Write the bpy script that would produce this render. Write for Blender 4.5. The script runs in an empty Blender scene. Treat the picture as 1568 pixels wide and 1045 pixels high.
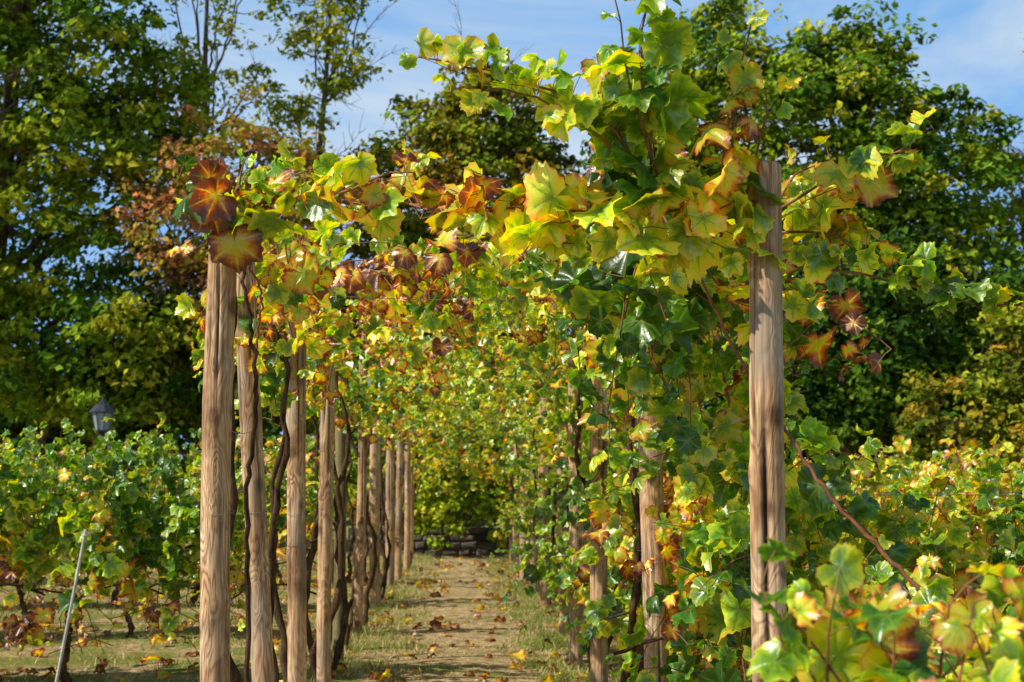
import bpy, math, numpy as np
from mathutils import Vector
R = np.random.default_rng(7)
def nrmz(a):
    a=np.asarray(a,float); return a/(np.linalg.norm(a,axis=-1,keepdims=True)+1e-9)

# ------------------------------------------------------------ mesh accumulator
class Acc:
    def __init__(s): s.V=[];s.A=[];s.F=[];s.n=0
    def add(s,V,F,mat=0,A=None,smooth=False):
        V=np.asarray(V,float).reshape(-1,3); F=np.asarray(F,int)
        if A is None: A=np.zeros((len(V),4))
        s.V.append(V); s.A.append(A); s.F.append((F+s.n,mat,smooth)); s.n+=len(V)
    def build(s,name,mats,parent=None,loc=None):
        V=np.concatenate(s.V); A=np.concatenate(s.A)
        loops=np.concatenate([f.ravel() for f,_,_ in s.F])
        tot=np.concatenate([np.full(len(f),f.shape[1]) for f,_,_ in s.F])
        mi=np.concatenate([np.full(len(f),m) for f,m,_ in s.F])
        sm=np.concatenate([np.full(len(f),q) for f,_,q in s.F])
        start=np.concatenate([[0],np.cumsum(tot)[:-1]])
        me=bpy.data.meshes.new(name)
        if loc is not None: V=V-np.array(loc)
        me.vertices.add(len(V)); me.vertices.foreach_set('co',V.astype(np.float32).ravel())
        me.loops.add(len(loops)); me.loops.foreach_set('vertex_index',loops.astype(np.int32))
        me.polygons.add(len(tot)); me.polygons.foreach_set('loop_start',start.astype(np.int32))
        for m in mats: me.materials.append(m)
        me.polygons.foreach_set('material_index',mi.astype(np.int32))
        me.polygons.foreach_set('use_smooth',sm.astype(bool))
        at=me.attributes.new('la','FLOAT_COLOR','POINT'); at.data.foreach_set('color',A.astype(np.float32).ravel())
        me.update(calc_edges=True)
        ob=bpy.data.objects.new(name,me); bpy.context.scene.collection.objects.link(ob)
        if loc is not None: ob.location=loc
        if parent: ob.parent=parent
        return ob

def tube(acc,P,r,n=5,mat=0,A=None,cap=True):
    P=np.asarray(P,float); m=len(P); r=np.broadcast_to(np.asarray(r,float),(m,))
    T=nrmz(np.gradient(P,axis=0)); up=np.array([0.13,0.2,1.0]) if abs(T[:,2].mean())<0.8 else np.array([1.0,.1,0])
    U=nrmz(np.cross(T,up)); W=np.cross(T,U)
    a=np.arange(n)*2*np.pi/n
    V=P[:,None]+r[:,None,None]*(np.cos(a)[None,:,None]*U[:,None]+np.sin(a)[None,:,None]*W[:,None])
    i=np.arange(m-1)[:,None]*n; j=np.arange(n)[None]; k=(j+1)%n
    F=np.stack([i+j,i+k,i+n+k,i+n+j],-1).reshape(-1,4)
    acc.add(V.reshape(-1,3),F,mat,None if A is None else np.tile(A,(m*n,1)),True)

# ------------------------------------------------------------ leaf templates
KA=[0,12,20,28,38,50,62,75,82,95,108,122,140,155,168,180]
KR=[.96,.91,.86,.78,.86,.93,.89,.82,.78,.82,.85,.82,.78,.70,.54,.10]
def template(hi):
    pos=[0,6,13,20,28,35,43,50,57,65,74,83,92,100,108,116,126,137,148,159,168,176] if hi else [0,12,29,43,55,81,100,116,140,165]
    r=np.interp(pos,KA,KR)
    if hi:
        for i in range(1,len(pos)): r[i]*=1+(0.05 if i%2==0 else -0.05)
        r[7]*=1.09; r[6]*=.95; r[8]*=.96
    vn=[1.0 if p in (0,50,108) else 0.0 for p in pos]
    th=np.radians(np.array([-p for p in pos[:0:-1]]+pos)); rr=np.concatenate([r[:0:-1],r]); vv=np.array(vn[:0:-1]+vn)
    dv=np.min(np.abs(np.degrees(np.abs(th))[:,None]-np.array([0,50,108])[None]),axis=1)/27
    n=len(th); fr=[0.5,1.0] if hi else [1.0]
    V=[[0,0,0]];E=[0];N=[1.0];TH=[0]
    for f in fr:
        for t,q,v,d in zip(th,rr,vv,dv):
            V.append([f*q*math.sin(t),f*q*math.cos(t),0.14*min(d,1)*f]);E.append(f);N.append(v*(1 if f<.9 else .7));TH.append(t)
    F3=[[0,1+(i+1),1+i] for i in range(n-1)]; F=[]
    if hi:
        for i in range(n-1):
            a,b,c,d=1+i,2+i,1+n+i,2+n+i
            F+= [[a,b,d],[a,d,c]]
    return np.array(V,float),np.array(F3+F),np.array(E,float),np.array(N,float),np.array(TH,float)
TH_,TL_=template(True),template(False)

def leaves(acc,pos,nrm,tip,size,age,hi,mat):
    pos=np.asarray(pos,float); m=len(pos)
    if m==0: return
    V,F,E,N,T=TH_ if hi else TL_
    nrm=nrmz(nrm); tip=np.asarray(tip,float); tip=nrmz(tip-(tip*nrm).sum(-1,keepdims=True)*nrm); sx=np.cross(tip,nrm)
    k=len(V); x=V[:,0][None]*R.uniform(.86,1.14,(m,1)); y=np.broadcast_to(V[:,1][None],(m,k))
    c1=R.uniform(-1.0,.5,(m,1));c2=R.uniform(-.9,.35,(m,1));c3=R.uniform(-.55,.55,(m,1));ph=R.uniform(0,6,(m,1))
    z=V[:,2][None]+c1*x*x+c2*y*y+c3*x*y+ .12*np.sin(T[None]*5+ph)*E[None]**2
    s=np.asarray(size,float).reshape(m,1,1)
    L=pos[:,None]+s*(x[...,None]*sx[:,None]+y[...,None]*tip[:,None]+z[...,None]*nrm[:,None])
    FF=(F[None]+np.arange(m)[:,None,None]*k).reshape(-1,3)
    A=np.zeros((m,k,4)); A[...,0]=E; A[...,1]=N; A[...,2]=np.asarray(age).reshape(m,1); A[...,3]=R.random((m,1))
    acc.add(L.reshape(-1,3),FF,mat,A.reshape(-1,4),hi)

def smooth_noise(p,f=1.0):
    x,y,z=p[...,0]*f,p[...,1]*f,p[...,2]*f
    return (np.sin(2.1*x+1.3*y+.7)+np.sin(-1.7*y+2.9*z+1.1)+np.sin(3.3*x-2.2*z+2.5)+np.sin(1.1*x+2.7*y+3.7*z))/4

SUN=nrmz(np.array([-.80,-.30,.78]))
class Vine:
    def __init__(s): s.acc=Acc()
    def shoot(s,start,d,L,droop=.5,wob=.25,sp=.065,size=.07,age=.3,ages=.2,out=(0,0,0),hi=True,stem=.0035,taper=True):
        n=max(3,int(L/sp)); p=np.array(start,float); d=nrmz(np.array(d,float)); P=[p.copy()]
        for i in range(n):
            d=nrmz(d+np.array([0,0,-droop])*sp*2+R.normal(0,wob,3)*.35); p=p+d*sp; P.append(p.copy())
        P=np.array(P); s.pts(P,size,age,ages,out,hi,stem,taper); return P
    def pts(s,P,size,age,ages,out,hi,stem,taper=True,every=1):
        tube(s.acc,P,np.linspace(stem,stem*.45,len(P)),5 if hi else 3,1)
        N=P[1::every]; m=len(N); T=nrmz(np.gradient(P,axis=0))[1::every]
        side=nrmz(np.cross(T,R.normal(0,1,(m,3)))); side*=np.where(np.arange(m)%2==0,1,-1)[:,None]
        pd=nrmz(side+np.array([0,0,.35])+np.array(out)*.8+R.normal(0,.25,(m,3)))
        pl=R.uniform(.5,1.1,m)[:,None]*size
        base=N+pd*pl
        if hi:
            for a,b in zip(N,base):
                mid=(a+b)/2+np.array([0,0,.006]); tube(s.acc,[a,mid,b],[.0016,.0013,.0012],3,1,np.array([1,0,0,0]))
        nr=nrmz(np.array([0,0,.35])+SUN*.35+R.normal(0,.65,(m,3))+np.array(out)*.6)
        tp=pd*.6+np.array([0,0,-.85])+R.normal(0,.35,(m,3))
        sz=size*R.uniform(.58,1.25,m)
        if taper: sz=sz*np.linspace(1.08,.6,m)
        ag=age+.01+smooth_noise(base,1.3)*.15+R.normal(0,ages,m)
        leaves(s.acc,base,nr,tp,sz,np.clip(ag,0,1),hi,0 if hi else 3)

# ------------------------------------------------------------ materials
def newmat(name):
    m=bpy.data.materials.new(name); m.use_nodes=True; nt=m.node_tree
    for n in list(nt.nodes): nt.nodes.remove(n)
    return m,nt,nt.nodes,nt.links
def ramp(N,stops,interp='LINEAR'):
    r=N.new('ShaderNodeValToRGB'); r.color_ramp.interpolation=interp; e=r.color_ramp.elements
    while len(e)<len(stops): e.new(.5)
    for i,(p,c) in enumerate(stops): e[i].position=p; e[i].color=(*c,1)
    return r
def math_(N,L,op,a,b=None,c=None,clamp=False):
    n=N.new('ShaderNodeMath'); n.operation=op; n.use_clamp=clamp
    for i,v in enumerate([a,b,c]):
        if v is None: continue
        if isinstance(v,(int,float)): n.inputs[i].default_value=v
        else: L.new(v,n.inputs[i])
    return n.outputs[0]
def mixc(N,L,f,a,b,mode='MIX'):
    n=N.new('ShaderNodeMix'); n.data_type='RGBA'; n.blend_type=mode
    for i,v in ((0,f),(6,a),(7,b)):
        if isinstance(v,(int,float)): n.inputs[i].default_value=v
        elif isinstance(v,tuple): n.inputs[i].default_value=(*v,1)
        else: L.new(v,n.inputs[i])
    return n.outputs[2]
def noise(N,L,scale,detail=3,vec=None,rough=.5,dist=0):
    n=N.new('ShaderNodeTexNoise'); n.inputs['Scale'].default_value=scale; n.inputs['Detail'].default_value=detail
    n.inputs['Roughness'].default_value=rough; n.inputs['Distortion'].default_value=dist
    if vec is not None: L.new(vec,n.inputs['Vector'])
    return n
def leaf_out(nt,N,L,col,trans=.42,rough=.42,gl=.06,tcol=None,bump=None):
    b=N.new('ShaderNodeBsdfDiffuse'); L.new(col,b.inputs['Color']); t=N.new('ShaderNodeBsdfTranslucent'); L.new(tcol or col,t.inputs['Color'])
    m=N.new('ShaderNodeMixShader'); m.inputs[0].default_value=trans; L.new(b.outputs[0],m.inputs[1]); L.new(t.outputs[0],m.inputs[2]); last=m
    if gl>0:
        g=N.new('ShaderNodeBsdfGlossy'); g.inputs['Roughness'].default_value=rough
        m2=N.new('ShaderNodeMixShader'); m2.inputs[0].default_value=gl; L.new(m.outputs[0],m2.inputs[1]); L.new(g.outputs[0],m2.inputs[2]); last=m2
        if bump is not None: L.new(bump,g.inputs['Normal'])
    if bump is not None: L.new(bump,b.inputs['Normal'])
    o=N.new('ShaderNodeOutputMaterial'); L.new(last.outputs[0],o.inputs[0])

def mat_vine_leaf(name,near=True):
    m,nt,N,L=newmat(name)
    at=N.new('ShaderNodeAttribute'); at.attribute_name='la'; sp=N.new('ShaderNodeSeparateColor'); L.new(at.outputs['Color'],sp.inputs[0])
    edge,vein,age=sp.outputs[0],sp.outputs[1],sp.outputs[2]; rnd=at.outputs['Alpha']
    tc=N.new('ShaderNodeTexCoord'); nz=noise(N,L,32,3 if near else 1,tc.outputs['Object'],.65)
    v6=math_(N,L,'POWER',vein,1.6)
    t=math_(N,L,'MULTIPLY_ADD',math_(N,L,'POWER',edge,3.0),math_(N,L,'MULTIPLY_ADD',age,.5,.10),age)
    t=math_(N,L,'MULTIPLY_ADD',math_(N,L,'MULTIPLY',v6,math_(N,L,'GREATER_THAN',age,.3)),-.22,t)
    t=math_(N,L,'MULTIPLY_ADD',math_(N,L,'SUBTRACT',nz.outputs[0],.5),.60,t)
    t=math_(N,L,'SUBTRACT',t,.08,None,True)
    r=ramp(N,[(0,(.030,.110,.008)),(.18,(.095,.25,.012)),(.33,(.29,.46,.018)),(.50,(.70,.72,.04)),(.68,(.88,.60,.06)),(.81,(.66,.23,.035)),(.93,(.34,.10,.03)),(1,(.18,.06,.025))]); L.new(t,r.inputs[0])
    bright=math_(N,L,'MULTIPLY_ADD',math_(N,L,'POWER',rnd,1.5),.75,.70)
    hs=N.new('ShaderNodeHueSaturation'); L.new(bright,hs.inputs['Value']); L.new(r.outputs[0],hs.inputs['Color'])
    c=mixc(N,L,math_(N,L,'MULTIPLY',v6,.3),hs.outputs[0],(.50,.58,.12))
    tcn=N.new('ShaderNodeHueSaturation'); tcn.inputs['Value'].default_value=2.0; tcn.inputs['Saturation'].default_value=1.08; tcn.inputs['Hue'].default_value=.482; L.new(c,tcn.inputs['Color'])
    bo=None
    if near:
        bp=N.new('ShaderNodeBump'); bp.inputs['Strength'].default_value=.5; bp.inputs['Distance'].default_value=.006
        L.new(nz.outputs[0],bp.inputs['Height']); bo=bp.outputs[0]
    leaf_out(nt,N,L,c,.38,.34,.06,tcn.outputs[0],bo); return m
def mat_tree_leaf():
    m,nt,N,L=newmat('tree_leaf')
    at=N.new('ShaderNodeAttribute'); at.attribute_name='la'
    leaf_out(nt,N,L,at.outputs['Color'],.25,.45,0); return m
def mat_stem():
    m,nt,N,L=newmat('vine_cane')
    at=N.new('ShaderNodeAttribute'); at.attribute_name='la'; sp=N.new('ShaderNodeSeparateColor'); L.new(at.outputs['Color'],sp.inputs[0])
    tc=N.new('ShaderNodeTexCoord'); nz=noise(N,L,20,3,tc.outputs['Object'])
    r=ramp(N,[(.3,(.14,.045,.02)),(.7,(.36,.13,.05))]); L.new(nz.outputs[0],r.inputs[0])
    c=mixc(N,L,sp.outputs[0],r.outputs[0],(.36,.20,.06))
    b=N.new('ShaderNodeBsdfPrincipled'); b.inputs['Roughness'].default_value=.6; L.new(c,b.inputs['Base Color'])
    o=N.new('ShaderNodeOutputMaterial'); L.new(b.outputs[0],o.inputs[0]); return m
def mat_bark(name,a,bc,sc=14):
    m,nt,N,L=newmat(name); tc=N.new('ShaderNodeTexCoord'); mp=N.new('ShaderNodeMapping'); mp.inputs['Scale'].default_value=(1,1,.22); L.new(tc.outputs['Object'],mp.inputs[0])
    nz=noise(N,L,sc,6,mp.outputs[0],.7,.6); r=ramp(N,[(.35,a),(.65,bc)]); L.new(nz.outputs[0],r.inputs[0])
    b=N.new('ShaderNodeBsdfDiffuse'); L.new(r.outputs[0],b.inputs['Color'])
    bp=N.new('ShaderNodeBump'); bp.inputs['Strength'].default_value=.8; bp.inputs['Distance'].default_value=.01; L.new(nz.outputs[0],bp.inputs['Height']); L.new(bp.outputs[0],b.inputs['Normal'])
    o=N.new('ShaderNodeOutputMaterial'); L.new(b.outputs[0],o.inputs[0]); return m
def mat_wood():
    m,nt,N,L=newmat('weathered_post_wood'); tc=N.new('ShaderNodeTexCoord')
    at=N.new('ShaderNodeAttribute'); at.attribute_name='la'; sp=N.new('ShaderNodeSeparateColor'); L.new(at.outputs['Color'],sp.inputs[0])
    info=N.new('ShaderNodeObjectInfo'); off=N.new('ShaderNodeVectorMath'); off.operation='ADD'; L.new(tc.outputs['Object'],off.inputs[0])
    sc=N.new('ShaderNodeVectorMath'); sc.operation='SCALE'; sc.inputs['Scale'].default_value=7.3; cb=N.new('ShaderNodeCombineXYZ')
    for i in range(3): L.new(info.outputs['Random'],cb.inputs[i])
    L.new(cb.outputs[0],sc.inputs[0]); L.new(sc.outputs[0],off.inputs[1])
    def mp(s):
        q=N.new('ShaderNodeMapping'); q.inputs['Scale'].default_value=s; L.new(off.outputs[0],q.inputs[0]); return q.outputs[0]
    g=noise(N,L,7,2.0,mp((1.5,1.5,.34)),.45,1.0)
    g2=math_(N,L,'FRACT',math_(N,L,'MULTIPLY',g.outputs[0],13))
    tri=math_(N,L,'ABSOLUTE',math_(N,L,'SUBTRACT',g2,.5))
    line=math_(N,L,'MULTIPLY_ADD',tri,-2.8,1.0,True)
    fib=noise(N,L,80,4,mp((1,1,.03)),.65)
    big=noise(N,L,5,4,mp((1,1,.55)),.65)
    lm=noise(N,L,5,2,mp((1,1,.6)),.5)
    r=ramp(N,[(.32,(.22,.125,.065)),(.42,(.52,.31,.155)),(.54,(.76,.49,.27)),(.70,(.88,.65,.42))]); L.new(big.outputs[0],r.inputs[0])
    c=mixc(N,L,math_(N,L,'MULTIPLY',line,math_(N,L,'MULTIPLY',lm.outputs[0],1.3),None,True),r.outputs[0],(.26,.11,.045))
    fr=ramp(N,[(.38,(.42,.38,.35)),(.54,(1.05,1.05,1.05))]); L.new(fib.outputs[0],fr.inputs[0])
    c=mixc(N,L,.7,c,fr.outputs[0],'MULTIPLY')
    kn=N.new('ShaderNodeTexVoronoi'); kn.inputs['Scale'].default_value=7; L.new(mp((1.2,1.2,.85)),kn.inputs['Vector'])
    kr=ramp(N,[(.12,(1,1,1)),(.26,(0,0,0))]); L.new(kn.outputs['Distance'],kr.inputs[0])
    c=mixc(N,L,math_(N,L,'MULTIPLY',kr.outputs[0],.8),c,(.10,.04,.02))
    gr=noise(N,L,4,4,mp((1,1,.5)),.65); grr=ramp(N,[(.50,(0,0,0)),(.64,(1,1,1))]); L.new(gr.outputs[0],grr.inputs[0])
    c=mixc(N,L,math_(N,L,'MULTIPLY',grr.outputs[0],.6),c,(.30,.26,.215))
    c=mixc(N,L,math_(N,L,'MULTIPLY',sp.outputs[1],.85),c,(.12,.14,.04))
    c=mixc(N,L,sp.outputs[0],c,(.012,.008,.006))
    b=N.new('ShaderNodeBsdfPrincipled'); b.inputs['Roughness'].default_value=.7; b.inputs['Specular IOR Level'].default_value=.25; L.new(c,b.inputs['Base Color'])
    h=math_(N,L,'MULTIPLY_ADD',line,-.25,fib.outputs[0])
    bp=N.new('ShaderNodeBump'); bp.inputs['Strength'].default_value=.8; bp.inputs['Distance'].default_value=.004; L.new(h,bp.inputs['Height']); L.new(bp.outputs[0],b.inputs['Normal'])
    o=N.new('ShaderNodeOutputMaterial'); L.new(b.outputs[0],o.inputs[0]); return m
def mat_plain(name,col,rough=.5,metal=0.,var=.25,sc=25):
    m,nt,N,L=newmat(name); tc=N.new('ShaderNodeTexCoord'); nz=noise(N,L,sc,4,tc.outputs['Object'])
    r=ramp(N,[(.3,tuple(x*(1-var) for x in col)),(.7,tuple(x*(1+var) for x in col))]); L.new(nz.outputs[0],r.inputs[0])
    b=N.new('ShaderNodeBsdfPrincipled'); b.inputs['Roughness'].default_value=rough; b.inputs['Metallic'].default_value=metal; L.new(r.outputs[0],b.inputs['Base Color'])
    o=N.new('ShaderNodeOutputMaterial'); L.new(b.outputs[0],o.inputs[0]); return m
def mat_ground(name,green):
    m,nt,N,L=newmat(name); tc=N.new('ShaderNodeTexCoord'); v=tc.outputs['Object']
    n1=noise(N,L,1.6,6,v,.65); n2=noise(N,L,9,7,v,.75); n3=noise(N,L,60,4,v,.7)
    r=ramp(N,[(.3,(.20,.12,.055)),(.45,(.54,.37,.18)),(.62,(.88,.66,.36))]); L.new(n2.outputs[0],r.inputs[0])
    g=ramp(N,[(green,(0,0,0)),(green+.12,(1,1,1))]); L.new(n1.outputs[0],g.inputs[0])
    c=mixc(N,L,math_(N,L,'MULTIPLY',g.outputs[0],.8),r.outputs[0],(.24,.29,.05))
    f=ramp(N,[(.35,(.45,.45,.45)),(.65,(1.2,1.2,1.2))]); L.new(n3.outputs[0],f.inputs[0])
    c=mixc(N,L,1.0,c,f.outputs[0],'MULTIPLY')
    b=N.new('ShaderNodeBsdfDiffuse'); L.new(c,b.inputs['Color'])
    bp=N.new('ShaderNodeBump'); bp.inputs['Strength'].default_value=1; bp.inputs['Distance'].default_value=.04; L.new(math_(N,L,'ADD',n2.outputs[0],math_(N,L,'MULTIPLY',n3.outputs[0],.4)),bp.inputs['Height']); L.new(bp.outputs[0],b.inputs['Normal'])
    o=N.new('ShaderNodeOutputMaterial'); L.new(b.outputs[0],o.inputs[0]); return m
def mat_attr(name,trans=.25):
    m,nt,N,L=newmat(name); at=N.new('ShaderNodeAttribute'); at.attribute_name='la'
    leaf_out(nt,N,L,at.outputs['Color'],trans,.6,0); return m

VL,VLF,TLM,STEM=mat_vine_leaf('vine_leaf'),mat_vine_leaf('vine_leaf_far',False),mat_tree_leaf(),mat_stem()
BARK=mat_bark('old_vine_bark',(.03,.018,.012),(.15,.09,.05),40)
TBARK=mat_bark('tree_bark',(.07,.05,.035),(.24,.18,.13),8)
WOOD=mat_wood(); WIRE=mat_plain('galvanised_wire',(.30,.28,.26),.5,.6); GRASS=mat_attr('grass_blades')
VM=[VL,STEM,BARK,VLF,WIRE]

# ------------------------------------------------------------ ground, path, grass
def gz(x,y): return .02*np.sin(x*1.7+y*.9)+.015*np.sin(x*3.1-y*2.3)
acc=Acc()
gx=np.concatenate([[-300,-80,-30],np.linspace(-14,14,85),[30,80,300]]); gy=np.concatenate([[-200,-40,-8],np.linspace(-2,34,109),[60,120,400]])
X,Y=np.meshgrid(gx,gy,indexing='ij'); Z=gz(X,Y)
Z[(np.abs(X)>20)|(Y>40)|(Y<-5)]=0
n=len(gy); i=np.arange(len(gx)-1)[:,None]*n; j=np.arange(n-1)[None]
F=np.stack([i+j,i+n+j,i+n+j+1,i+j+1],-1).reshape(-1,4)
acc.add(np.stack([X,Y,Z],-1),F,0,None,True); acc.build('ground',[mat_ground('grassy_soil',.42)])
acc=Acc(); ny=200; py=np.linspace(.5,25.5,ny); u=np.linspace(0,1,13)
lx=-.45+.12*np.sin(py*2.3)+.07*np.sin(py*6.1)+.04*np.sin(py*13); rx=.48+.11*np.sin(py*1.9+2)+.07*np.sin(py*5.3)+.04*np.sin(py*15)
PX=lx[:,None]*(1-u)+rx[:,None]*u; PY=np.broadcast_to(py[:,None],PX.shape)
PZ=gz(PX,PY)+.006+.012*np.sin(np.pi*u)[None]
i=np.arange(ny-1)[:,None]*13; j=np.arange(12)[None]; F=np.stack([i+j,i+j+1,i+13+j+1,i+13+j],-1).reshape(-1,4)
acc.add(np.stack([PX,PY,PZ],-1),F,0,None,True); acc.build('dirt_path',[mat_ground('dry_path_soil',.54)])
m=130000; x=R.uniform(-7,4,m); x[:60000]=R.uniform(-1.1,1.1,60000); y=8+R.random(m)**1.3*18
clump=smooth_noise(np.stack([x,y,x*0],-1),2.2)+.4*smooth_noise(np.stack([x,y,x*0],-1),7)
mid=np.abs(x)<.40+.12*np.sin(y*2.1)
keep=(R.random(m)<np.where(mid,.35,.85)*np.clip(.55+clump,0.12,1)); x,y,clump,mid=x[keep],y[keep],clump[keep],mid[keep]; m=len(x)
h=R.uniform(.02,.08,m)*np.where(mid,.4,1); a=R.uniform(0,6.28,m); w=R.uniform(.002,.005,m)
z=gz(x,y)+np.where(np.abs(x)<.5,.012,0); ln=R.normal(0,.7,(m,2))*h[:,None]
V=np.zeros((m,3,3)); V[:,0]=np.stack([x-w*np.cos(a),y-w*np.sin(a),z],-1); V[:,1]=np.stack([x+w*np.cos(a),y+w*np.sin(a),z],-1); V[:,2]=np.stack([x+ln[:,0],y+ln[:,1],z+h],-1)
gcol=np.where((R.random(m)<np.clip(.5+clump*.5-np.where(mid,.35,0),0,1))[:,None],np.array([[.24,.34,.04]]),np.array([[.80,.62,.32]]))*R.uniform(.6,1.25,(m,1))
A=np.ones((m,3,4)); A[...,:3]=gcol[:,None]
acc=Acc(); acc.add(V.reshape(-1,3),np.arange(3*m).reshape(-1,3),0,A.reshape(-1,4)); acc.build('grass',[GRASS])
m=700; x=R.uniform(-5,2.5,m); y=R.uniform(8.5,24,m); acc=Acc()
leaves(acc,np.stack([x,y,gz(x,y)+.035],-1),np.array([0,0,1.])+R.normal(0,.5,(m,3)),R.normal(0,1,(m,3)),R.uniform(.03,.08,m),R.choice([.62,.78,.98,1.],m),True,0)
acc.build('fallen_leaves',[VL])

# ------------------------------------------------------------ pergola posts
def post(x,y,zt,r,lean=(0,0),crack=None,moss=0.,wires=(.85,1.35,1.75)):
    acc=Acc(); ns,nr=48,130; zz=np.concatenate([np.linspace(-.15,zt-.012,nr),[zt-.004,zt,zt]]); rr=np.concatenate([np.full(nr,1.),[.955,.86,.0001]])
    a=np.arange(ns)*2*np.pi/ns; Z,Aa=np.meshgrid(zz,a,indexing='ij'); p=R.uniform(0,6,6)
    rad=r*rr[:,None]*(1.06-.05*Z/zt+.035*np.sin(Z*3+p[0]+Aa)+.022*np.sin(2*Aa+Z*1.5+p[1])+.015*np.sin(3*Aa-Z*4+p[2])+.012*np.sin(Z*17+2*Aa))
    for _ in range(6):
        kz,ka=R.uniform(.4,zt-.2),R.uniform(2.6,6.8); dA=(Aa-ka+np.pi)%(2*np.pi)-np.pi
        rad+=r*.16*np.exp(-((Z-kz)/.03)**2-(dA/.45)**2)*rr[:,None]
    att=np.zeros((len(zz),ns,4)); cl=[crack] if crack else []
    for _ in range(6): 
        z0=R.uniform(.2,zt-.5); cl.append((R.uniform(3.3,6.1),z0,z0+R.uniform(.25,.8),.055))
    for (ca,z0,z1,wd) in cl:
        c0=ca+.10*np.sin(Z*3+p[3])+.03*np.sin(Z*11+p[4]); dA=(Aa-c0+np.pi)%(2*np.pi)-np.pi
        env=np.clip(np.minimum(Z-z0,z1-Z)*5,0,1); f=np.exp(-(dA/(wd*1.6))**2)*env
        rad-=r*.25*f; att[...,0]=np.maximum(att[...,0],np.clip(f*1.3-.25,0,1))
    att[...,1]=moss
    bx=x+lean[0]*Z/zt+.008*np.sin(Z*2+p[5]); by=y+lean[1]*Z/zt
    V=np.stack([bx+rad*np.cos(Aa),by+rad*np.sin(Aa),Z],-1)
    nz=len(zz); i=np.arange(nz-1)[:,None]*ns; j=np.arange(ns)[None]; k=(j+1)%ns
    acc.add(V.reshape(-1,3),np.stack([i+j,i+k,i+ns+k,i+ns+j],-1).reshape(-1,4),0,att.reshape(-1,4),True)
    for wz in wires:
        wz=min(wz+R.uniform(-.08,.08),zt-.08); t=np.linspace(0,2*np.pi+.9,40); q=r*1.09+.001
        cx=x+lean[0]*wz/zt; cy=y+lean[1]*wz/zt
        P=np.stack([cx+q*np.cos(t),cy+q*np.sin(t),wz+.010*t/6+.008*np.sin(t)],-1); tube(acc,P,.0011,4,1)
    return acc.build('wooden_post',[WOOD,WIRE],loc=(x,y,0))
Lp=[(-.805,4.8,2.17,.047,(.0,0)),(-.725,5.55,2.26,.041,(-.12,0)),(-.805,7.15,2.2,.044,(-.01,0)),(-.82,8.9,2.3,.042,(-.02,0)),(-.87,10.4,2.3,.040,(0,0)),(-.87,12.4,2.35,.038,(.03,0)),
    (-.88,15.2,2.35,.055,(-.04,0)),(-.86,17.6,2.35,.050,(.01,0)),(-.83,19.6,2.3,.045,(0,0)),(-.80,21.8,2.3,.045,(0,0)),(-.82,23.9,2.3,.045,(0,0))]
Rp=[(.868,4.0,2.215,.046,(.005,0)),(.845,6.2,2.3,.050,(-.02,0)),(.83,8.5,2.35,.050,(-.01,0)),(.84,10.5,2.3,.05,(.02,0)),(.90,12.4,2.3,.05,(.0,0)),(.86,14.6,2.3,.05,(0,0)),(.88,17,2.3,.05,(.02,0)),(.86,19.2,2.3,.05,(0,0)),(.86,21.6,2.3,.05,(0,0)),(.88,24,2.3,.05,(0,0))]
for k,(x,y,z,r,l) in enumerate(Lp): post(x,y,z,r,l,moss=.8 if k==4 else 0,wires=(.98,1.22) if k<5 else (1.,))
for k,(x,y,z,r,l) in enumerate(Rp): post(x,y,z,r,l,crack=(4.45,.3,1.62,.14) if k==0 else None,wires=(.74,2.1) if k==0 else (.8,1.4))

acc=Acc()
def wire(a,b,sag=.02,r=.0012):
    t=np.linspace(0,1,14)[:,None]; P=np.array(a)*(1-t)+np.array(b)*t; P[:,2]-=sag*4*(t*(1-t))[:,0]; tube(acc,P,r,4,0)
for S in (Lp,Rp):
    for p,q in zip(S[:-1],S[1:]):
        for z in (1.0,1.5,2.08): wire((p[0]+p[4][0]*z/2.2,p[1],z),(q[0]+q[4][0]*z/2.2,q[1],z))
for y in np.arange(5.9,24,1.1): wire((-.84,y,2.1),(.86,y,2.1),.04)
acc.build('trellis_wire',[WIRE])

# ------------------------------------------------------------ pergola vine
v=Vine()
def spl(pts,n,j=.004):
    pts=np.array(pts,float); t=np.linspace(0,1,len(pts)); q=np.linspace(0,1,n); P=np.stack([np.interp(q,t,pts[:,i]) for i in range(3)],-1)
    for _ in range(2): P[1:-1]=(P[:-2]+2*P[1:-1]+P[2:])/4
    P[1:-1]+=R.normal(0,j,(n-2,3)); return P
C=spl([(-.80,4.75,2.12),(-.70,4.65,2.20),(-.50,4.6,2.225),(-.13,4.35,2.15),(.22,4.12,2.10),(.55,4.0,2.06),(.84,3.97,2.1)],34)
v.pts(C,.074,.48,.16,(0,-.4,.1),True,.007,False)
v.pts(C+R.normal(0,.02,C.shape),.072,.34,.18,(0,-.5,.3),True,.003,False)
v.pts(C[14:23]+R.normal(0,.03,C[14:23].shape)+np.array([0,0,.05]),.075,.84,.10,(0,-.5,.3),True,.003,False)
v.pts(C[18:]+R.normal(0,.03,C[18:].shape)+np.array([0,0,-.06]),.083,.48,.08,(0,-.5,-.4),True,.003,False)
v.pts(C[18:]+R.normal(0,.03,C[18:].shape)+np.array([0,0,-.11]),.085,.46,.08,(0,-.5,-.4),True,.003,False)
def spray(pts,n,size,age,ages=.1,out=(0,-.4,.2),stem=.005,rep=1):
    for k in range(rep): v.pts(spl(np.array(pts)+(R.normal(0,.025,(len(pts),3)) if k else 0),n),size,age,ages,out,True,stem if k==0 else .002,True)
spray([(.56,4.05,2.05),(.54,3.95,2.25),(.49,3.85,2.48),(.51,3.8,2.62),(.52,3.8,2.80)],14,.086,.20,rep=2)
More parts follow.
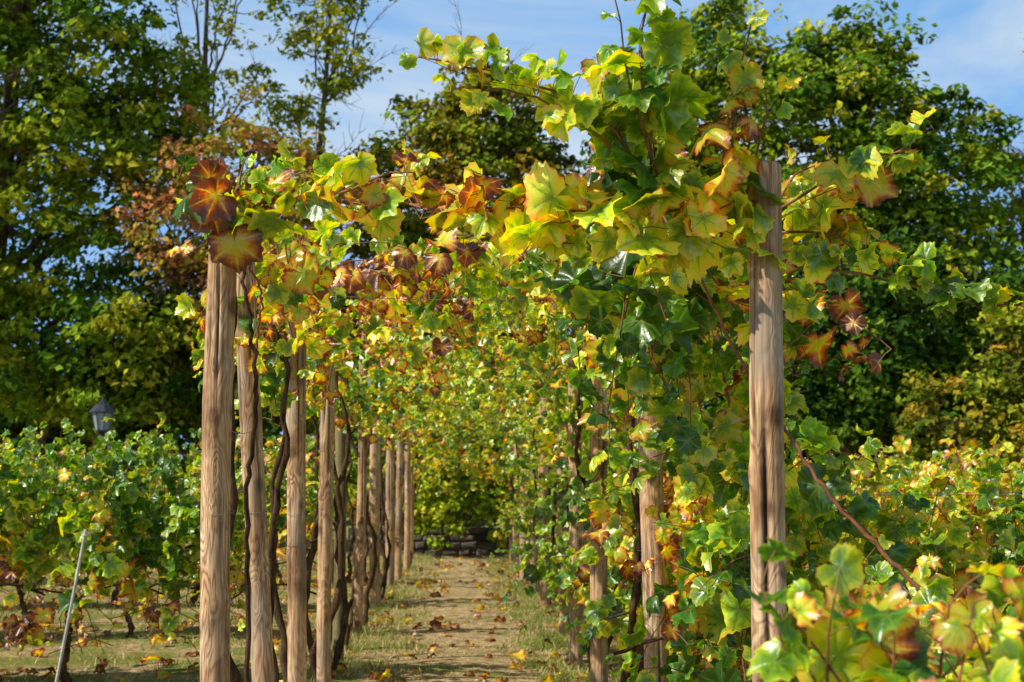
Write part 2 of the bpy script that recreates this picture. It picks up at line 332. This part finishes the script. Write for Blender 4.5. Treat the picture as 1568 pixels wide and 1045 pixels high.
spray([(.60,4.0,2.1),(.50,3.9,2.3),(.47,3.85,2.42),(.42,3.8,2.64)],9,.078,.24,rep=1)
spray([(.58,4.05,2.12),(.42,3.95,2.33),(.22,3.9,2.42),(.04,3.9,2.46),(-.12,3.9,2.49)],15,.080,.22,rep=2)
spray([(.55,4.05,2.15),(.38,3.95,2.30),(.2,3.9,2.38),(.08,3.9,2.40)],10,.085,.28,rep=2)
spray([(.80,4.05,2.05),(.77,3.95,2.28),(.78,3.9,2.42),(.81,3.85,2.58)],10,.07,.30)
spray([(.82,4.05,2.1),(.86,3.92,2.27),(.86,3.9,2.4)],5,.068,.40)
spray([(.75,4.0,2.1),(.73,3.9,2.22),(.76,3.88,2.32),(.79,3.9,2.35)],9,.082,.62,rep=1)
spray([(.92,4.15,2.1),(1.05,4.05,2.18),(1.16,4.0,2.21),(1.28,3.95,2.25)],10,.075,.38,.14,rep=2)
spray([(.94,4.2,2.05),(1.05,4.1,2.05),(1.15,4.1,2.0),(1.22,4.1,1.95)],8,.078,.42,.14,rep=2)
spray([(.95,4.2,2.0),(1.05,4.1,1.93),(1.28,4.0,1.87),(1.45,4.0,1.83),(1.62,4.0,1.80),(1.8,4.0,1.80)],18,.055,.36,rep=2)
spray([(.95,4.2,2.1),(1.0,4.2,2.24),(1.12,4.2,2.27)],7,.072,.45,rep=1)
spray([(.94,4.3,2.0),(1.02,4.3,1.85),(1.05,4.3,1.80)],6,.07,.36,rep=2)
spray([(.92,4.2,1.9),(.94,4.12,1.72),(.945,4.1,1.64)],3,.078,.75)
spray([(-.78,4.75,2.15),(-.86,4.65,2.24),(-.92,4.6,2.29)],6,.085,.15)
spray([(-.76,4.72,2.10),(-.80,4.60,2.2),(-.77,4.58,2.24)],6,.10,.86,.05)
spray([(-.74,4.75,2.15),(-.62,4.65,2.30),(-.48,4.6,2.32)],7,.08,.25,rep=2)
spray([(-.72,4.72,2.2),(-.74,4.7,2.32),(-.72,4.7,2.38)],6,.05,.3)
spray([(-.40,4.5,2.22),(-.25,4.4,2.27),(-.12,4.4,2.27)],6,.08,.35,rep=2)
for _ in range(11):
    v.shoot((R.uniform(-.76,-.50),R.uniform(4.9,5.6),R.uniform(2.0,2.25)),(.2,-.1,-1),R.uniform(.2,.4),.6,size=.075,age=R.uniform(.25,.7),out=(.1,-.5,0))
for _ in range(10):
    v.shoot((R.uniform(-1.0,-.88),R.uniform(5.8,7.2),R.uniform(1.95,2.15)),(-.5,-.1,-.5),R.uniform(.2,.4),.6,size=.075,age=R.uniform(.15,.45),out=(-.2,-.5,0))
for _ in range(36):
    v.shoot((R.uniform(.30,.84),R.uniform(4.2,5.6),R.uniform(1.95,2.32)),R.normal(0,1,3)*[.7,.7,.5],R.uniform(.25,.45),.9,size=.080,age=R.uniform(.08,.48),out=(-.3,-.4,.1))
for _ in range(22):
    v.shoot((R.uniform(.52,.8),R.uniform(4.4,5.4),R.uniform(1.75,2.1)),(R.normal(0,.2),-.1,-1),R.uniform(.2,.5),.6,size=.083,age=R.uniform(.05,.38),out=(-.2,-.5,0))
# roof over the path
for _ in range(440):
    y=5.9+18.2*R.random()**1.25; x=R.uniform(-.98,1.0)
    z=2.16+.17*R.random()+.12*(1-abs(x)); q=R.random()
    v.shoot((x,y,z),(R.normal(0,1),R.normal(0,1),R.uniform(-.2,.6)),R.uniform(.3,.8),1.1,size=.075,age=R.uniform(.55,.88) if q<(.32 if y<9 else .10) else R.uniform(.2,.46),ages=.11,out=(0,-.2,.1),hi=y<8.5,sp=.07)
# hanging edge on the left
for _ in range(180):
    y=5.6+18.5*R.random()
    v.shoot((-.88+R.normal(0,.07),y,R.uniform(1.95,2.25)),(R.normal(0,.4),R.normal(0,.4),-1),R.uniform(.15,.5 if y<12 else .35),.8,size=.075,age=R.uniform(.12,.44) if R.random()<.80 else .72,out=(-.2,-.3,0),hi=y<8.5)
# right wall
for _ in range(680):
    y=4.9+19.1*R.random()**1.2; z=R.uniform(.45,2.25)
    x=(1.06 if y<9.5 else 1.0)+R.normal(0,.08)
    v.shoot((x,y,z),(R.normal(-.08,.5),R.normal(0,.5),R.uniform(-1,.7)),R.uniform(.25,.55),.9,size=.080,age=R.uniform(.05,.40) if R.random()<.84 else R.uniform(.5,.8),ages=.09,out=(-.5,-.3,0),hi=y<8.5)
for _ in range(80):
    y=R.uniform(4.6,7.5); v.shoot((R.uniform(.95,1.2),y,R.uniform(.35,1.3)),(R.normal(0,.5),R.normal(0,.5),R.uniform(-1,.5)),R.uniform(.25,.5),.9,size=.083,age=R.uniform(.08,.42) if R.random()<.68 else R.uniform(.5,.8),ages=.1,out=(-.2,-.6,0))
for _ in range(70):
    v.shoot((R.uniform(-1.1,1.1),R.uniform(22,24.6),R.uniform(1.6,2.3)),(R.normal(0,.4),R.normal(0,.3),-1),R.uniform(.3,.7),.8,size=.08,age=R.uniform(.30,.48),hi=False)
tube(v.acc,spl([(.90,4.0,1.48),(1.0,3.95,1.30),(1.1,3.9,1.17),(1.24,3.85,1.02)],20),np.linspace(.005,.0065,20),6,1)
tube(v.acc,spl([(.62,4.5,2.2),(.70,4.2,1.95),(.78,4.1,1.72),(.90,4.1,1.50)],20),.005,6,1)
tube(v.acc,spl([(-.75,4.78,2.15),(-.73,4.72,2.02),(-.70,4.72,1.83),(-.69,4.8,1.7),(-.70,4.9,1.5),(-.745,5.0,1.25),(-.74,5.1,.9),(-.74,5.1,0)],50),np.linspace(.006,.011,50),6,2)
tube(v.acc,spl([(-.69,4.6,2.2),(-.71,4.7,2.05),(-.66,4.75,1.9),(-.69,4.8,1.72)],30),.004,6,1)
def trunk(x,y,h,r,wob=.28):
    n=30; P=[np.array([x,y,-.05])]; d=np.array([R.normal(0,wob),R.normal(0,wob),1.]); x0=P[0].copy()
    for i in range(n):
        back=(x0-P[-1])*np.array([1.5,1.5,0]); d=nrmz(d*.7+np.array([R.normal(0,wob),R.normal(0,wob),.4])+back*.6); P.append(P[-1]+d*h/n*1.05)
    P=np.array(P); tube(v.acc,P,r*np.linspace(1.3,.5,n+1)*(1+.2*np.sin(np.arange(n+1)*2.2)),7,2)
for k,(x,y,*_) in enumerate(Lp):
    for _ in range(3 if k>2 else 1): trunk(x+R.uniform(-.14,.02),y+R.uniform(.15,1.2),2.1,R.uniform(.014,.024),.2)
for (x,y,*_) in Rp[1:]:
    for _ in range(2): trunk(x+R.uniform(-.08,.12),y+R.uniform(.1,.6),2.1,R.uniform(.014,.022),.2)
v.acc.build('pergola_grapevine',VM)

# ------------------------------------------------------------ vineyard rows
def vine_row(x0,x1,y,zt,zb=.62,hi=True,age=.25,sp=.05,slope=0.,size=.078,yel=.08):
    global v
    v=Vine(); L=x1-x0
    for k in range(int(L/sp)):
        x=x0+R.random()*L; yy=y+slope*(x-x0)+R.normal(0,.10); h=zt-zb+R.normal(0,.07)
        a=age+R.normal(0,.08); z=zb+R.uniform(0,.35)
        v.shoot((x,yy,z),(R.normal(0,.3),R.normal(0,.25),1),max(.25,h-(z-zb)),R.uniform(0,.5),size=size,age=a if R.random()>yel else .6,ages=.11,out=(0,-.4,.1),hi=hi,sp=.066 if hi else .075,stem=.003)
    for k in range(int(L/.07)):
        x=x0+R.random()*L; v.shoot((x,y+slope*(x-x0)-.1,R.uniform(zb-.1,zb+.4)),(R.normal(0,.6),-.5,-.5),R.uniform(.15,.35),1,size=size*.95,age=age+R.uniform(.0,.45),out=(0,-.6,0),hi=hi)
    for x in np.arange(x0+.2,x1,.85): 
        x=x+R.uniform(-.15,.15); trunk(x,y+slope*(x-x0),zb+.12,R.uniform(.022,.034))
        for _ in range(2):
            b=(x,y+slope*(x-x0),R.uniform(.45,.62)); s=R.choice([-1,1]); tube(v.acc,spl([b,(x+s*.15,b[1]-.03,.62),(x+s*.4,b[1],.66),(x+s*.62,b[1],.58)],14),.007,5,2)
        for _ in range(7): 
            a=(x+R.uniform(-.4,.4),y+slope*(x-x0)-.05,R.uniform(.5,.75)); tube(v.acc,spl([a,(a[0]+R.normal(0,.1),a[1]-.05,a[2]-.15),(a[0]+R.normal(0,.25),a[1]-.05,a[2]-.3)],10),.003,4,1)
    for z in (.42,.66,.95,1.25):
        t=np.linspace(0,1,20)[:,None]; P=np.array([x0,y-.16,z])*(1-t)+np.array([x1,y-.16+slope*L,z])*t; tube(v.acc,P,.0018,4,4)
    v.acc.build('grapevine_row',VM)
vine_row(-6.0,-1.3,9.4,1.70,zb=.50,age=.25,sp=.030,yel=.14)
vine_row(-8,-1.3,12.2,1.74,hi=False,age=.26)
vine_row(-9,-1.35,15,1.80,hi=False,age=.30,sp=.06)
vine_row(-11,-1.35,18.5,1.85,hi=False,age=.30,sp=.07)
vine_row(1.2,3.9,6.1,1.42,zb=.35,age=.36,sp=.028,yel=.18)
vine_row(1.3,5.0,7.7,1.47,zb=.5,age=.37,sp=.035,yel=.15)
vine_row(1.3,7,9.8,1.48,hi=False,age=.38,sp=.04)
vine_row(1.3,8.5,12.4,1.52,hi=False,age=.38,sp=.05)
vine_row(1.3,10.5,16,1.58,hi=False,age=.38,sp=.06)
v=Vine()
for _ in range(30):
    x=R.uniform(.56,1.0); y=2.2+R.uniform(-.25,.25); v.shoot((x,y,R.uniform(.82,.95)+.08*(x-.56)),(R.normal(-.1,.4),R.normal(0,.3),1),R.uniform(.12,.24),.4,size=.066,age=R.uniform(.22,.42),out=(0,-.4,.3))
for _ in range(34):
    x=R.uniform(1.0,1.75); y=3.1+R.uniform(-.2,.9); v.shoot((x,y,R.uniform(.7,.92)),(R.normal(-.1,.4),R.normal(0,.3),1),R.uniform(.15,.30),.4,size=.078,age=R.uniform(.2,.52),out=(0,-.4,.3))
v.shoot((.51,2.1,.90),(-.05,0,1),.26,.2,size=.06,age=.3,out=(0,-.4,.3))
for _ in range(3): trunk(R.uniform(.8,1.3),R.uniform(2.3,2.8),.8,.025)
v.acc.build('foreground_grapevine',VM)

# ------------------------------------------------------------ stakes, lamp, wall
acc=Acc(); tube(acc,[(-2.43,8.7,-.1),(-2.33,8.7,.5),(-2.25,8.72,1.02)],.010,6,0); tube(acc,[(-2.26,8.715,1.0),(-2.2,8.71,1.01),(-2.26,8.7,.98)],.003,4,0)
acc.build('metal_stake',[mat_plain('grey_steel',(.5,.48,.45),.6)])
def lamp(x,y,h):
    acc=Acc()
    def prof(pr,n=8,mat=0):
        P=np.array(pr,float); a=np.arange(n)*2*np.pi/n+np.pi/8
        V=np.stack([x+P[:,0:1]*np.cos(a),y+P[:,0:1]*np.sin(a),np.broadcast_to(P[:,1:2],(len(P),n))],-1)
        i=np.arange(len(P)-1)[:,None]*n; j=np.arange(n)[None]; k=(j+1)%n
        acc.add(V.reshape(-1,3),np.stack([i+j,i+k,i+n+k,i+n+j],-1).reshape(-1,4),mat)
    prof([(.11,0),(.11,.25),(.07,.3),(.05,.4),(.035,1.),(.035,h-.5),(.06,h-.47),(.04,h-.43),(.10,h-.40),(.11,h-.38)])
    prof([(.10,h-.38),(.145,h-.14)],8,1)
    prof([(.15,h-.14),(.19,h-.13),(.19,h-.115),(.10,h-.02),(.05,h+.0),(.05,h+.03),(.02,h+.05),(.02,h+.08),(.0001,h+.10)])
    for k in range(8):
        a=k*np.pi/4+np.pi/8; tube(acc,[(x+.102*np.cos(a),y+.102*np.sin(a),h-.38),(x+.148*np.cos(a),y+.148*np.sin(a),h-.14)],.006,4,0)
    acc.build('street_lamp',[mat_plain('dark_iron',(.05,.06,.075),.4,.3),mat_plain('lamp_glass',(.25,.3,.33),.15)])
lamp(-5.05,20.3,2.42)
acc=Acc()
for row in range(4):
    x=-2.0+R.uniform(0,.2); z=row*.13
    while x<3.2:
        w=R.uniform(.10,.36); g=.006; y0=25.7+R.uniform(-.04,.04); b=.025; hh=.13*R.uniform(.8,1.05)
        bx=[(x+g,z+g),(x+w-g,z+g+R.uniform(0,.03)),(x+w-g,z+hh-g),(x+g,z+hh-g-R.uniform(0,.03))]
        V=[(px,y0+b,pz) for px,pz in bx]+[(px+ (b if i in(0,3) else -b),y0,pz+(b if i<2 else -b)) for i,(px,pz) in enumerate(bx)]+[(px,y0+.25,pz) for px,pz in bx]
        F=[[4,5,6,7]]+[[i,(i+1)%4,4+(i+1)%4,4+i] for i in range(4)]+[[8+i,8+(i+1)%4,(i+1)%4,i] for i in range(4)]
        acc.add(V,F,0); x+=w
acc.add([(-2,25.76,0),(3.2,25.76,0),(3.2,25.76,.50),(-2,25.76,.50),(-2,25.94,.50),(3.2,25.94,.50)],[[0,1,2,3],[3,2,5,4]],1)
acc.build('stone_wall',[mat_plain('wall_stone',(.13,.105,.08),.9,0,.7,3),mat_plain('mortar',(.07,.06,.05),.95)])

# ------------------------------------------------------------ trees
PAL=dict(green=[(.10,.22,.018),(.20,.33,.025),(.34,.46,.03),(.04,.10,.014)],
 ygreen=[(.32,.39,.02),(.48,.50,.03),(.64,.57,.04),(.17,.25,.02)],
 olive=[(.22,.25,.02),(.40,.33,.025),(.50,.29,.03),(.14,.19,.018)],
 red=[(.68,.24,.10),(.55,.33,.06),(.36,.37,.04),(.72,.29,.14)],
 brown=[(.50,.29,.07),(.56,.37,.09),(.32,.29,.045),(.27,.30,.04)],
 dark=[(.05,.12,.015),(.08,.17,.018),(.14,.23,.024),(.03,.075,.012)],
 bright=[(.38,.52,.03),(.52,.62,.04),(.65,.62,.045),(.24,.37,.025)])
def tree(name,x,y,trunk_r,lobes,nclump,per,leaf=.085,pal='green',cr=.45,pal2=None,p2=0.,branches=1.0,bare=0,trunk_top=None):
    acc=Acc(); lb=np.array(lobes,float); w=lb[:,3]*lb[:,4]*lb[:,5]; w=w**.75; w/=w.sum()
    pick=R.choice(len(lb),nclump,p=w); d=nrmz(R.normal(0,1,(nclump,3))); rad=R.random(nclump)**(1/4.5)
    d[:,1]=np.where(R.random(nclump)<.35,-np.abs(d[:,1]),d[:,1])
    rad=rad*(1+.14*np.sin(d[:,0]*7+pick)+.14*np.sin(d[:,2]*9+pick*2))
    C=np.array([x,y,0])+lb[pick,:3]+d*rad[:,None]*lb[pick,3:6]
    C=C[C[:,2]>.25]; nc=len(C)
    zt=trunk_top or (lb[:,2]+lb[:,5]*.5).max(); n=14; t=np.linspace(0,1,n)
    topx=(lb[:,0]*w).sum(); topy=(lb[:,1]*w).sum()
    TP=np.stack([x+topx*t**1.5+.15*np.sin(t*5+x),y+topy*t**1.5+.12*np.sin(t*4),zt*t],-1); TR=trunk_r*(1-.85*t)+.015
    TR[0]*=1.35; tube(acc,TP,TR,9,1)
    ends=[]
    for l in lb:
        c=np.array([x,y,0])+l[:3]; zs=min(max(c[2]-max(l[5],np.hypot(*(c[:2]-TP[6,:2])))*.9,zt*.12),zt*.8); k=int(zs/zt*(n-1)); s=TP[k]
        for _ in range(max(1,int(3*branches))):
            e=c+R.normal(0,.45,3)*l[3:6]; mid=(s*.55+e*.45)+R.normal(0,.12,3)*l[3:6]; mid[2]-=.1*abs(e[2]-s[2])
            P=spl([s,mid,e],12)+R.normal(0,.03,(12,3)); P[0]=s; tube(acc,P,np.linspace(TR[k]*.5,.015,12),5,1); ends.append(P)
    EN=np.concatenate(ends) 
    sel=R.random(nc)<.5*branches
    for c in C[sel]:
        q=EN[np.argmin(((EN-c)**2).sum(1))]; 
        if np.linalg.norm(q-c)<3.0: tube(acc,spl([q,(q+c)/2+R.normal(0,.12,3),c+R.normal(0,.1,3)],6),np.linspace(.018,.006,6),3,1)
    for _ in range(bare):
        q=EN[R.integers(len(EN))]; dd=nrmz(R.normal(0,1,3)+np.array([0,0,.8])); l=R.uniform(.8,2.2)
        P=[q]; 
        for i in range(7): dd=nrmz(dd+R.normal(0,.22,3)); P.append(P[-1]+dd*l/7)
        tube(acc,P,np.linspace(.018,.004,8),3,1)
        for i in range(2,8):
            for _ in range(2):
                e=P[i]+nrmz(dd+R.normal(0,.7,3))*R.uniform(.2,.5); tube(acc,[P[i],(P[i]+e)/2+R.normal(0,.02,3),e],[.007,.005,.003],3,1)
    m=nc*per; ci=np.repeat(np.arange(nc),per); crs=cr*R.uniform(.5,1.35,nc)[ci]
    off=nrmz(R.normal(0,1,(m,3)))*(R.random(m)**.5)[:,None]*crs[:,None]*np.array([1.15,1.15,.6])
    p=C[ci]+off; p[:,2]-=.12*crs*((off[:,:2]**2).sum(1)/crs**2)
    nr=nrmz(np.array([-.2,-.25,.6])+off/crs[:,None]*.6+R.normal(0,.5,(m,3))); tp=nrmz(R.normal(0,1,(m,3))+np.array([0,0,-.4])); tp=nrmz(tp-(tp*nr).sum(1,keepdims=True)*nr); sx=np.cross(tp,nr)
    s=(leaf*R.uniform(.6,1.3,m))[:,None]; fold=R.uniform(.05,.4,(m,1))
    V=np.stack([p-tp*s,p+sx*s*.6+nr*s*fold-tp*s*.1,p+tp*s,p-sx*s*.6+nr*s*fold-tp*s*.1],1)
    F=np.array([[0,1,2],[0,2,3]])[None]+np.arange(m)[:,None,None]*4
    P1=np.array(PAL[pal]); cc=P1[R.integers(0,4,nc)]
    if pal2: q=R.random(nc)<np.clip(p2*(1+1.2*smooth_noise(C,.5)),0,1); cc[q]=np.array(PAL[pal2])[R.integers(0,4,q.sum())]
    lc=cc[ci]*.6+P1[R.integers(0,4,m)]*.4; lc=lc*R.uniform(.65,1.35,(m,1))
    A=np.ones((m,4,4)); A[...,:3]=lc[:,None]
    acc.add(V.reshape(-1,3),F.reshape(-1,3),0,A.reshape(-1,4)); acc.build(name,[TLM,TBARK],loc=(x,y,0))

tree('broadleaf_tree',-9.0,27.5,.30,[(-1.5,0,10,3.0,2.5,3.2),(1.6,-.5,9.4,2.1,2,2.4),(.5,0,12.2,1.9,2,2.0),(2.4,-.3,6.8,1.7,1.8,1.9),(0,-.6,6.5,2.6,2,2.2),(-1,-.8,3.8,2.5,2,2.0),(2.2,-.5,3.9,2.2,1.8,1.9),(2.9,0,8.4,1.2,1.2,1.4)],900,62,leaf=.09,pal='green',pal2='ygreen',p2=.7,branches=.7)
tree('slender_tree',-5.2,30,.13,[(.1,0,11.4,.8,.8,1.4),(-.7,0,9.6,.8,.7,1.1),(.5,0,9.6,.7,.7,.9),(-.9,0,12.4,.7,.6,1.)],50,36,leaf=.075,pal='ygreen',cr=.36,bare=12,branches=1.2,trunk_top=12.5)
tree('slender_tree',-3.3,31,.12,[(0,0,11.9,1.0,.8,1.0),(.5,0,10.7,.8,.7,.8),(-.4,0,9.2,.7,.6,.8),(.9,0,12.5,.9,.7,.7)],100,44,leaf=.075,pal='ygreen',cr=.36,bare=10,branches=1.2,trunk_top=12.5)
tree('reddish_tree',-4.2,26.2,.12,[(0,0,7.0,1.5,1.2,1.2),(1.1,0,6.9,1.1,1.0,1.0),(-1.1,0,6.2,1.2,1.1,1.1),(.3,0,5.2,1.7,1.1,1.2)],190,46,leaf=.075,pal='red',pal2='ygreen',p2=.35,cr=.40,bare=30)
tree('broadleaf_tree',-4.1,27.6,.16,[(0,0,4.2,2.0,1.3,2.1),(-1.6,0,3.2,1.8,1.3,1.6),(1.8,0,3.6,1.8,1.3,1.7)],330,60,leaf=.09,pal='dark',pal2='olive',p2=.45,branches=.5)
tree('oak_tree',.1,31,.25,[(0,0,8.0,2.0,1.8,1.9),(-1.4,0,7.0,1.5,1.5,1.8),(1.5,0,7.3,1.5,1.5,1.7),(.4,0,9.3,1.3,1.2,1.15),(-.5,-.3,5,2.3,1.8,1.8),(1.5,-.3,4.6,1.8,1.6,1.6)],560,60,leaf=.088,pal='olive',pal2='green',p2=.35,bare=26,branches=.7)
tree('linden_tree',4.7,30,.24,[(0,0,9.4,1.8,1.6,1.9),(1.0,0,10.6,1.3,1.2,1.2),(-.9,0,8.9,1.2,1.2,1.4),(.3,-.3,6.7,2.3,1.8,2.2),(.4,-.5,3.8,2.2,1.7,1.9)],470,60,leaf=.088,pal='green',pal2='ygreen',p2=.6,bare=10,branches=.7)
tree('chestnut_tree',8.0,29,.30,[(-.2,0,8.6,2.2,2,2.2),(1.8,0,7.4,1.9,1.8,1.9),(-.7,0,6.2,2.2,1.8,2.0),(1.6,-.4,4.8,2.2,1.8,2.0),(.3,0,10.0,1.3,1.2,1.0)],650,60,leaf=.092,pal='green',pal2='ygreen',p2=.35,branches=.7)
tree('broadleaf_tree',8.3,27.2,.18,[(-1.3,0,3.3,2.4,1.3,1.9),(1.6,0,2.8,2.3,1.3,1.7),(0,0,4.6,2.0,1.2,1.4)],330,60,leaf=.09,pal='dark',pal2='green',p2=.3,branches=.5)
tree('autumn_tree',12.3,30,.15,[(0,0,6.9,1.5,1.3,1.5),(-.9,0,5.2,1.4,1.2,1.3),(.6,0,4.2,1.8,1.4,1.5)],150,36,leaf=.08,pal='brown',pal2='olive',p2=.5,cr=.45,bare=40)
tree('shrub',11.0,25.5,.10,[(0,0,3.0,1.8,1.3,1.5),(-1.5,0,2.1,1.5,1.2,1.4),(1.3,0,2.0,1.6,1.2,1.5)],260,56,leaf=.08,pal='olive',pal2='green',p2=.5)
tree('bare_tree',13.2,30,.12,[(-.2,0,9.5,.9,.8,1.4),(-.5,0,7.8,.9,.8,1.)],6,10,leaf=.06,pal='brown',bare=60,branches=1.5,trunk_top=10)
tree('shrub',-.3,27.2,.08,[(-.6,0,1.3,.9,.7,1.0),(1.9,0,1.3,.8,.7,1.0),(-1.5,0,1.7,1.2,.8,1.2),(.6,.1,1.6,1.6,.7,1.2)],320,55,leaf=.08,pal='bright',pal2='ygreen',p2=.3,cr=.33)
tree('shrub',-.35,24.9,.04,[(0,0,1.3,.35,.3,.7),(-.15,0,.6,.35,.3,.5),(1.1,.4,.5,.3,.2,.4),(.5,.5,.9,.3,.2,.35)],64,42,leaf=.065,pal='bright',cr=.18)
tree('distant_woodland',0,46,.2,[(dx,R.uniform(-1,1),R.uniform(2.5,4.2),3.6,2,3.2) for dx in np.arange(-24,30,3.6)],1300,36,leaf=.24,pal='dark',pal2='olive',p2=.3,cr=.9,branches=.4)

# ------------------------------------------------------------ light, sky, camera
sun=bpy.data.lights.new('sun','SUN'); sun.energy=5.0; sun.angle=math.radians(.53); sun.color=(1,.94,.82)
so=bpy.data.objects.new('sun',sun); bpy.context.scene.collection.objects.link(so); so.rotation_euler=Vector(SUN).to_track_quat('Z','Y').to_euler()
w=bpy.data.worlds.new('World'); bpy.context.scene.world=w; w.use_nodes=True; nt=w.node_tree; N,L=nt.nodes,nt.links
bg=N['Background']; sk=N.new('ShaderNodeTexSky'); sk.sky_type='NISHITA'; sk.sun_disc=False
sk.sun_elevation=math.asin(SUN[2]); sk.sun_rotation=math.atan2(SUN[0],SUN[1]); sk.air_density=1.0; sk.dust_density=.3; sk.ozone_density=2.5
tc=N.new('ShaderNodeTexCoord'); mp=N.new('ShaderNodeMapping'); mp.inputs['Scale'].default_value=(1,1.4,3.0); L.new(tc.outputs['Generated'],mp.inputs[0])
nz=noise(N,L,2.4,6,mp.outputs[0],.58,.6); r=ramp(N,[(.42,(0,0,0)),(.66,(1,1,1))]); L.new(nz.outputs[0],r.inputs[0])
sx=N.new('ShaderNodeSeparateXYZ'); L.new(tc.outputs['Generated'],sx.inputs[0])
hz=ramp(N,[(.0,(1,1,1)),(.42,(.85,.85,.85)),(.68,(0,0,0))]); L.new(sx.outputs[2],hz.inputs[0])   # haze layer: thick near the horizon, clear overhead
haze=mixc(N,L,r.outputs[0],(3.6,7.4,13.2),(9.5,11.3,13.2))
c=mixc(N,L,hz.outputs[0],sk.outputs[0],haze); L.new(c,bg.inputs[0]); bg.inputs[1].default_value=.07
cam=bpy.data.cameras.new('camera'); co=bpy.data.objects.new('camera',cam); bpy.context.scene.collection.objects.link(co); bpy.context.scene.camera=co
cam.lens=50; cam.sensor_width=36; cam.clip_end=1500; cam.clip_start=.05
co.location=(0,0,1.3); co.rotation_euler=(math.radians(95.7),0,math.radians(-2.08))
cam.dof.use_dof=True; cam.dof.focus_distance=4.7; cam.dof.aperture_fstop=6.3
sc=bpy.context.scene; sc.view_settings.view_transform='Standard'; sc.view_settings.look='None'; sc.view_settings.exposure=0
